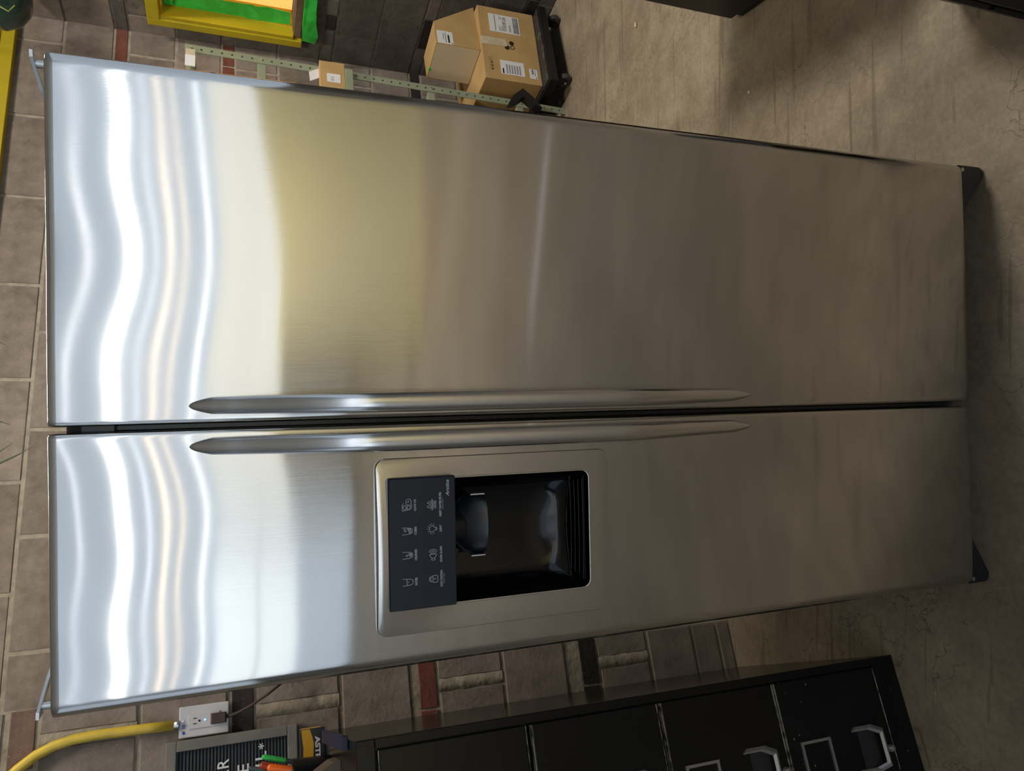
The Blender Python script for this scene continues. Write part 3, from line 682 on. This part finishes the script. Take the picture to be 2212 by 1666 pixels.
# ------------------------------------------------------------------ dolly with two cartons
DL = thing('dolly', 'low black flat dolly with grey casters under the stacked cartons', 'dolly', (1.488, 2.098, 0), R(20.5))
MB().box(0, .470, 0, .50, .084, .127, .006).build('deck_frame', M['black_steel'], DL)
MB().box(.012, .458, .012, .488, .127, .1315, .001).build('deck_top', M['deck'], DL)
for x in (.045, .425):
    for y in (.05, .45):
        w = MB().cyl((x - .013, y - .012, .0315), (x + .013, y - .012, .0315), .031, 22).build('caster_wheel', M['rubber'], DL, smooth=35)
        MB().prism([(-.022, .084), (.022, .084), (.012, .022), (-.012, .022)], -.0015, .0015).build('caster_fork', M['black_steel'], w, loc=(x - .017, y - .012, 0), rz=R(90))
        MB().cyl((x - .022, y - .012, .0315), (x - .014, y - .012, .0315), .006, 8).build('axle_bolt', M['chrome'], w)
LB = carton('cardboard_box', 'large brown cardboard carton with shipping labels, lowest on the black dolly', (1.487, 2.185, .1325), R(17.96), .440, .42, .2965)
def lab(parent, x0, x1, z0, z1, lines=(), name='shipping_label', m='paper', y=-.0010):
    o = MB().box(x0, x1, y, 0, z0, z1).build(name, M[m], parent)
    for (a0, a1, b0, b1, mk) in lines:
        MB().box(x0 + (x1 - x0) * a0, x0 + (x1 - x0) * a1, y - .0005, y, z0 + (z1 - z0) * b0, z0 + (z1 - z0) * b1).build('print_bar', M[mk], o)
    return o
L1 = lab(LB, .290, .400, .083, .243, [(.04, .95, .04, .07, 'ink_gray'), (.06, .94, .80, .82, 'ink_gray')])
bars = MB(); rnd = random.Random(3); x = .297
while x < .392:
    w = rnd.choice((.0012, .002, .003)); bars.box(x, x + w, -.0016, -.001, .092, .118); x += w + rnd.choice((.0010, .0018))
bars.build('barcode', M['ink_gray'], L1, kind='stuff')
dots = MB()
for k in range(170):
    x = .300 + rnd.random() * .085; z = .153 + rnd.random() * .020; dots.box(x, x + .002, -.0016, -.001, z, z + .002)
dots.build('code_patch', M['ink_gray'], L1, kind='stuff')
tl = MB()
for (a, b, z) in ((.300, .330, .190), (.300, .325, .182), (.300, .335, .174), (.370, .392, .186), (.372, .385, .178), (.300, .345, .132), (.300, .34, .138)): tl.box(a, b, -.0016, -.001, z, z + .0022)
tl.build('print_lines', M['ink_gray'], L1, kind='stuff')
L2 = lab(LB, .037, .119, .088, .211)
bars = MB()
for k in range(6):
    z = .108 + k * .0135
    x = .043
    while x < .095: w = rnd.choice((.001, .0018)); bars.box(x, x + w, -.0016, -.001, z, z + .0075); x += w + .0012
bars.build('barcode', M['ink_gray'], L2, kind='stuff')
MB().box(.040, .070, -.0016, -.001, .196, .203).build('print_bar', M['ink'], L2)
L3 = lab(LB, .034, .092, .020, .062, [(.45, .95, .52, .72, 'ink_gray'), (.30, .9, .3, .36, 'ink_gray'), (.05, .2, .12, .25, 'ink_gray')])
MB().prism([(.203, .2965), (.249, .2965), (.250, .168), (.226, .160), (.207, .165)], -.0012, -.0002).build('tape_strip', M['tape_pale'], LB)
def petal(cx, cz, r, filled, ang):
    pts = [(cx + r * math.cos(a), cz + r * math.sin(a)) for a in [2 * math.pi * k / 18 for k in range(18)]]
    tip = (cx + r * 1.30 * math.cos(ang), cz + r * 1.30 * math.sin(ang)); best = min(range(18), key=lambda i: (pts[i][0] - tip[0]) ** 2 + (pts[i][1] - tip[1]) ** 2); pts[best] = tip
    if filled: MB().prism(pts, -.0011, -.0003).build('logo_petal', M['ink'], LB)
    else:
        q = [(cx + (x - cx) * .72, cz + (z - cz) * .72) for x, z in pts]
        rows = [[(x, -.0011, z), (qx, -.0011, qz)] for (x, z), (qx, qz) in zip(pts + pts[:1], q + q[:1])]
        MB().loft(rows, cap=False, closed=False).build('logo_petal', M['ink'], LB)
petal(.2320, .1380, .0125, True, R(200)); petal(.2060, .1360, .0120, False, R(160)); petal(.2010, .1640, .0125, True, R(0) - R(30))
for k, (x, s_) in enumerate(((.118, 3), (.098, 8), (.078, 8), (.058, 5))):
    pr = MB(); pr.tube([(x + .0085 * math.cos(2 * math.pi * j / 12), -.0008, .258 + .0085 * math.sin(2 * math.pi * j / 12)) for j in range(13)], .0005, 4)
    pr.build('printed_mark', mat('brown_print', (.22, .14, .06), .8) if k == 0 else bpy.data.materials['brown_print'], LB)
    if k: MB().box(x - .0035, x + .003, -.0012, -.0003, .250, .258).build('printed_mark', M['ink'], LB)
UB = thing('cardboard_box', 'brown cardboard carton with one sloping side, stacked on the dolly carton', 'box', (1.648, 2.254, .4295), R(24.8))
MB().prism([(0, 0), (.301, 0), (.146, .222), (0, .222)], 0, .215).build('carton_body', M['cardboard'], UB)
MB().box(-.0008, 0, .004, .211, .004, .218).build('lit_side', M['cardboard_lit'], UB)  # outer left face, lightened in colour as if lit
L4 = lab(UB, .003, .088, .135, .214, [(.10, .72, .24, .34, 'ink'), (.08, .86, .46, .50, 'ink_gray'), (.3, .8, .6, .63, 'ink_gray'), (.04, .10, .05, .12, 'ink')])
wl_ = MB(); 
for st in ([(.100, .030), (.165, .030), (.195, .055), (.150, .110), (.110, .100), (.100, .030)], [(.118, .045), (.150, .045), (.165, .075), (.130, .085), (.118, .045)], [(.165, .030), (.178, .092)]): wl_.ribbon(st, .0016, -.0006)
wl_.build('printed_drawing', mat('pale_print', (.56, .42, .24), .8), UB, fix=False, kind='stuff')
MB().box(-.002, .010, .150, .168, .214, .2235).build('tape_scrap', M['green_tape'], UB)

# ------------------------------------------------------------------ dark furniture by the right wall and floor bits
t = thing('storage_cabinet', 'black storage cabinet on the floor between fridge and boarded window wall', 'cabinet', (1.18, .84, 0), R(-2))
MB().box(0, .50, -.62, 0, .035, .85, .006).build('cabinet_body', M['black_steel'], t)
MB().box(.012, .49, -.60, -.012, 0, .035).build('plinth', M['black_steel'], t)
for k in range(2): MB().box(.01 + .245 * k, .24 + .245 * k, -.632, -.62, .06, .83, .003).build('door', M['black_steel'], t)
t = thing('tool_chest', 'black tool chest nearest the viewer on the floor right of the fridge', 'chest', (.86, .07, 0), R(-36))
MB().box(0, .45, -.31, 0, .03, .34, .006).build('chest_body', M['black_steel'], t)
MB().box(.02, .43, -.29, -.02, 0, .03).build('plinth', M['black_steel'], t)
for k in range(2): MB().box(-.012, 0, -.29, -.02, .05 + k * .155, .19 + k * .155, .003).build('drawer', M['black_steel'], t)
o = MB().prism([(-.012, 0), (-.006, -.007), (.010, -.005), (.014, .002), (.004, .008)], 0, .003).build('wood_chip', M['chip'], loc=(1.487, 1.506, .003)); o.rotation_euler = (R(90), 0, R(30)); tag(o, 'tiny pale wood chip lying on the concrete near the dolly', 'chip')
o = MB().lathe([(.003, 0), (.005, .002), (.002, .004)], 8).build('pebble', M['paper'], loc=(.93, .80, 0)); tag(o, 'tiny white crumb on the bare concrete right of the fridge', 'crumb')

# dark green hanging planter, top right corner of the room
t = thing('hanging_planter', 'dark green glazed planter hanging in the corner beside the yellow boards', 'planter', (1.655, 2.50, 2.365))
MB().lathe([(.02, 0), (.07, .008), (.115, .045), (.135, .10), (.135, .16), (.125, .16), (.12, .10)], 32).build('pot', M['pot_green'], t, smooth='all')
MB().cyl((0, 0, .16), (0, 0, 1.53), .003, 6).build('wire', M['black_steel'], t)
MB().tube([(-.05, -.13, .16), (-.10, -.145, .10), (-.12, -.13, .05), (-.09, -.125, .03)], .003, 6).build('leaf', M['leaf'], t)
for a in range(3): MB().tube([(0, 0, .45), (.125 * math.cos(a * 2.1), .125 * math.sin(a * 2.1), .155)], .002, 5).build('wire', M['black_steel'], t)

# ------------------------------------------------------------------ filing cabinet
FC = thing('filing_cabinet', 'tall glossy black four-drawer metal filing cabinet with worn edges', 'cabinet', (-.696, .275, 0), R(21))
fcw, fch = .382, 1.327
fb = MB(); fb.box(-fcw, 0, .018, .640, 0, fch - .0005, .004); fb.build('cabinet_body', M['cabinet'], FC)
MB().box(-fcw, 0, 0, .018, 1.290, fch, .002).build('top_rail', M['cabinet'], FC)
MB().box(-fcw, 0, 0, .018, 0, .066, .002).build('plinth', M['cabinet'], FC)
for x0, x1 in ((-.018, 0), (-fcw, -fcw + .018)): MB().box(x0, x1, 0, .018, .066, 1.290, .0015).build('side_rail', M['cabinet'], FC)
MB().cyl((-.040, -.001, 1.308), (-.040, .004, 1.308), .0095, 20).build('lock_hole', M['ink'], FC)
for (z0, z1) in ((.074, .370), (.379, .672), (.684, .974), (.988, 1.284)):
    d = MB().box(-fcw + .0205, -.0205, -.002, .016, z0, z1, .002).build('drawer', M['cabinet'], FC)
    for zz in (z0 - .0012, z1 + .0004): MB().box(-fcw + .022, -.022, -.0030, .010, zz, zz + .0012).build('worn_edge', M['worn'], d)
    xc = -.191
    zh = z0 + .180
    fr = MB()
    rows = []
    for (dx, dz) in ((-.041, -.002), (.041, -.002), (.041, .082), (-.041, .082)):
        sx = 1 if dx > 0 else -1; sz = 1 if dz > .04 else -1
        rows.append([(xc + dx, -.002, zh + dz), (xc + dx, -.0065, zh + dz), (xc + dx - sx * .006, -.0065, zh + dz - sz * .006), (xc + dx - sx * .006, -.002, zh + dz - sz * .006)])
    fr.loft(rows + rows[:1], cap=False); fr.build('label_holder', M['pull'], d)
    # pull handle: an arched grip round a dark scoop
    zp = z0 + .070
    MB().box(xc - .046, xc + .046, -.0030, -.0018, zp - .026, zp + .026, .0004).build('pull_scoop', M['ink'], d)
    arch = [(-.050, -.003, .030), (-.050, -.008, -.014), (-.040, -.026, -.030), (.040, -.026, -.030), (.050, -.008, -.014), (.050, -.003, .030)]
    rws = []
    for (a, b, c) in arch:
        sx = 1 if a > 0 else -1
        rws.append([(xc + a, b, zp + c), (xc + a - sx * .006, b - .003, zp + c + .006), (xc + a - sx * .010, b, zp + c + .013), (xc + a - sx * .004, b + .003, zp + c + .010)])
    MB().loft(rws).build('pull_handle', M['pull'], d)
    MB().lathe([(.0085, 0), (.0085, .006), (.006, .011), (.001, .0125)], 18).build('thumb_latch', M['pull'], d, loc=(xc - .008, -.002, z0 + .012), smooth=40).rotation_euler = (R(90), 0, 0)

rnd = random.Random(11); ch = MB()
for k in range(26):
    x = -fcw + .03 + rnd.random() * (fcw - .05); z = rnd.choice((.30, .35, .36, .62, .66, .95, .06, .05, 1.26, .33)) + rnd.uniform(-.03, .02); r_ = rnd.uniform(.0008, .0022)
    ch.add([(x - r_, -.0026, z), (x, -.0026, z - r_ * .6), (x + r_ * 1.4, -.0026, z + r_ * .2), (x, -.0026, z + r_ * .7)], [(0, 1, 2, 3)])
ch.build('paint_chips', M['worn'], FC, fix=False, kind='stuff')
# things on the filing cabinet, in its own axes
def fcp(x, y, z=fch): c, s_ = math.cos(R(21)), math.sin(R(21)); return (-.696 + x * c - y * s_, .275 + x * s_ + y * c, z)
t = thing('carton', 'small black and yellow printed carton standing on the filing cabinet against the wall', 'box', fcp(-.080, .548), R(21))
MB().box(0, .094, 0, .075, 0, .058, .0015).build('carton_body', M['carton_black'], t)
MB().prism([(.001, .030), (.060, .027), (.075, .030), (.093, .036), (.093, .0565), (.080, .055), (.050, .052), (.001, .056)], -.0008, 0).build('yellow_band', M['carton_yellow'], t)
MB().box(.0938, .0946, .004, .071, .006, .055).build('end_flap', M['cardboard'], t)
MB().box(.0946, .0950, .020, .05, .010, .050).build('yellow_band', M['carton_yellow'], t)
o = text('ASTR', 'lettering', M['paper'], t, .048, -.0010, .0175, .0125, .055, rot=(R(90), R(180), 0), bold=.04)
t = thing('folder', 'navy blue folder lying flat on the filing cabinet top along its right edge', 'folder', fcp(-.020, .10), R(21))
MB().box(0, .028, 0, .40, 0, .012, .002).build('cover', M['navy'], t)
t = thing('carton', 'taupe board box with a slanted side in front of the black pen cup', 'box', fcp(-.235, .24), R(21))
MB().prism([(0, 0), (.190, 0), (.188, .015), (.160, .066), (.10, .080), (0, .080)], 0, .11).build('carton_body', M['taupe'], t)
CUPP = fcp(-.084, .436)
t = thing('pen_cup', 'black cup holding markers on the filing cabinet in front of the letter board', 'cup', CUPP, R(21))
MB().lathe([(.001, 0), (.039, 0), (.0445, .085), (.042, .085), (.037, .006), (.001, .006)], 28).build('cup_wall', M['black_plastic'], t, smooth=40)
def pen(label, mk, dx, dy, tx, ty, tz, r, capl=.03):
    base = Vector((dx, dy, .010)); tip = Vector((tx, ty, tz)); q = (tip - base).normalized()
    o = thing('marker', label, 'marker', CUPP, R(21), 'markers in the pen cup')
    MB().tube([base, tip - q * capl], r * .92, 12).build('barrel', M['pen_slate'], o, smooth=40)
    MB().tube([tip - q * capl, tip - q * .006, tip - q * .002, tip], r, 12, rs=[r, r, r * .8, r * .4]).build('cap', M['pen_' + mk], o, smooth=50)
pen('green capped marker, rightmost in the black cup', 'green', .013, .020, .058, .014, .153, .0060, .055)
pen('rust red capped marker between the green and orange ones in the cup', 'rust', -.002, .008, .042, .004, .158, .0085, .060)
pen('bright orange capped marker in the front of the black cup', 'orange', .002, -.014, .036, -.018, .142, .0080, .055)
pen('pink capped marker leaning left in the black cup', 'pink', -.016, -.018, .018, -.022, .130, .0075, .055)
pen('white capped marker leaning far left in the black cup', 'white', -.018, .000, .020, -.004, .155, .0070, .030)
pen('dark grey capped marker standing highest in the black cup', 'slate', -.006, .026, .038, .024, .182, .0050, .045)

# letter board on the pier
LBD = thing('letter_board', 'black felt letter board in a grey wood frame hanging on the left pier', 'letter board', (*PE, 0), PAZ)
lx0, lx1, lz0, lz1 = -.560, -.1195, 1.3875, 1.6975
LY = -.036
MB().box(lx0 + .006, lx1 - .006, LY + .006, -.0135, lz0 + .006, lz1 - .006).build('backing', M['felt'], LBD)
for (a, b, c, d_) in ((lx0, lx1, lz1 - .0245, lz1), (lx0, lx1, lz0, lz0 + .0245), (lx1 - .0245, lx1, lz0 + .0245, lz1 - .0245), (lx0, lx0 + .0245, lz0 + .0245, lz1 - .0245)):
    MB().box(a, b, LY - .006, -.014, c, d_, .0025).build('frame_rail', M['board_frame'], LBD)
rid = MB(); z = lz0 + .029
while z < lz1 - .028: rid.prism([(lx0 + .025, z), (lx1 - .025, z), (lx1 - .025, z + .0040), (lx0 + .025, z + .0040)], LY + .0015, LY + .007); z += .0079
rid.build('felt_ridges', M['felt_ridge'], LBD, kind='stuff')
def letters(s, xr, zc, h, w): 
    for i, ch in enumerate(reversed(s)):
        if ch == ' ': continue
        text(ch, 'letter', M['white_letter'], LBD, xr - w / 2 - i * w * 1.25, LY - .0010, zc, h if ch != '*' else h * .55, w if ch not in 'I' else w * .5, bold=.01)
letters('ER', -.176, 1.566, .0265, .0205); letters('LE', -.194, 1.519, .0265, .0190); letters('IL', -.172, 1.477, .0265, .0190)
text('*', 'letter', M['white_letter'], LBD, -.160, LY - .001, 1.476, .0135, .0135, bold=.01)

# wall outlet, plug and conduit
WO = thing('wall_outlet', 'white duplex outlet plate with blue pilot light on the left pier', 'outlet', (*PE, 0), PAZ)
ox0, ox1, oz0, oz1 = -.1155, -.0425, 1.5535, 1.6700
MB().box(ox0, ox1, -.026, -.0120, oz0, oz1, .003).build('cover_plate', M['white_plastic'], WO)
MB().box(ox0 + .019, ox1 - .019, -.0285, -.026, oz0 + .022, oz1 - .022, .0008).build('receptacle', M['white_plastic'], WO)
for dx in (-.0062, .0062): MB().box(-.079 + dx - .0011, -.079 + dx + .0011, -.0288, -.0284, 1.629, 1.637).build('slot', M['ink'], WO)
MB().cyl((-.0795, -.0288, 1.6225), (-.0795, -.0284, 1.6225), .0028, 12).build('slot', M['ink'], WO)
MB().cyl((-.0790, -.0300, 1.6095), (-.0790, -.0284, 1.6095), .0016, 12).build('pilot_light', M['blue_led'], WO)
MB().cyl((-.0755, -.0275, 1.6610), (-.0755, -.0260, 1.6610), .0030, 14).build('screw', M['zinc'], WO)
o = text('#', 'marker_note', M['blue_ink'], WO, -.1035, -.0263, 1.6585, .0075, .0080, rot=(R(90), 0, 0), bold=.05)
o = text('10', 'marker_note', M['blue_ink'], WO, -.0885, -.0263, 1.6590, .0075, .0090, rot=(R(90), 0, 0), bold=.04)
PG = thing('power_cord', 'brown plug and power cord running from the outlet behind the refrigerator', 'cord', (*PE, 0), PAZ)
pr_ = MB(); pr_.loft([[(-.0790 + a * w, y, 1.5775 + b * h) for a, b in ((-1, -1), (1, -1), (1, 1), (-1, 1))] for w, h, y in ((.0125, .0185, -.0286), (.0125, .0185, -.046), (.0105, .0150, -.050))])
plug = pr_.build('plug', M['brown_plastic'], PG)
MB().tube([(-.079, -.040, 1.562), (-.077, -.042, 1.548), (-.073, -.044, 1.532), (-.061, -.050, 1.502), (-.040, -.055, 1.462), (-.020, -.05, 1.43), (.02, .02, 1.38), (.03, .08, 1.34)], .0034, 10, rs=[.0045, .004, .0034, .0034, .0034, .0034, .0034, .0034]).build('cord', M['brown_plastic'], PG, smooth='all')
CN = thing('conduit', 'bent yellow conduit tube entering the top of the white outlet', 'conduit', (*PE, 0), PAZ)
MB().tube([(-.082, -.026, 1.681), (-.0805, -.026, 1.74), (-.0795, -.026, 1.80), (-.079, -.026, 1.855), (-.082, -.026, 1.90), (-.090, -.026, 1.94), (-.104, -.026, 1.975), (-.130, -.026, 2.012), (-.165, -.026, 2.05), (-.25, -.026, 2.13)], .0118, 16).build('tube', M['yellow_tube'], CN, smooth='all')
MB().cyl((-.082, -.026, 1.6705), (-.082, -.026, 1.685), .0098, 14).build('connector', M['zinc'], CN, smooth=40)
MB().cyl((-.078, -.038, 1.677), (-.078, -.032, 1.677), .0035, 8).build('screw', M['chrome'], CN)
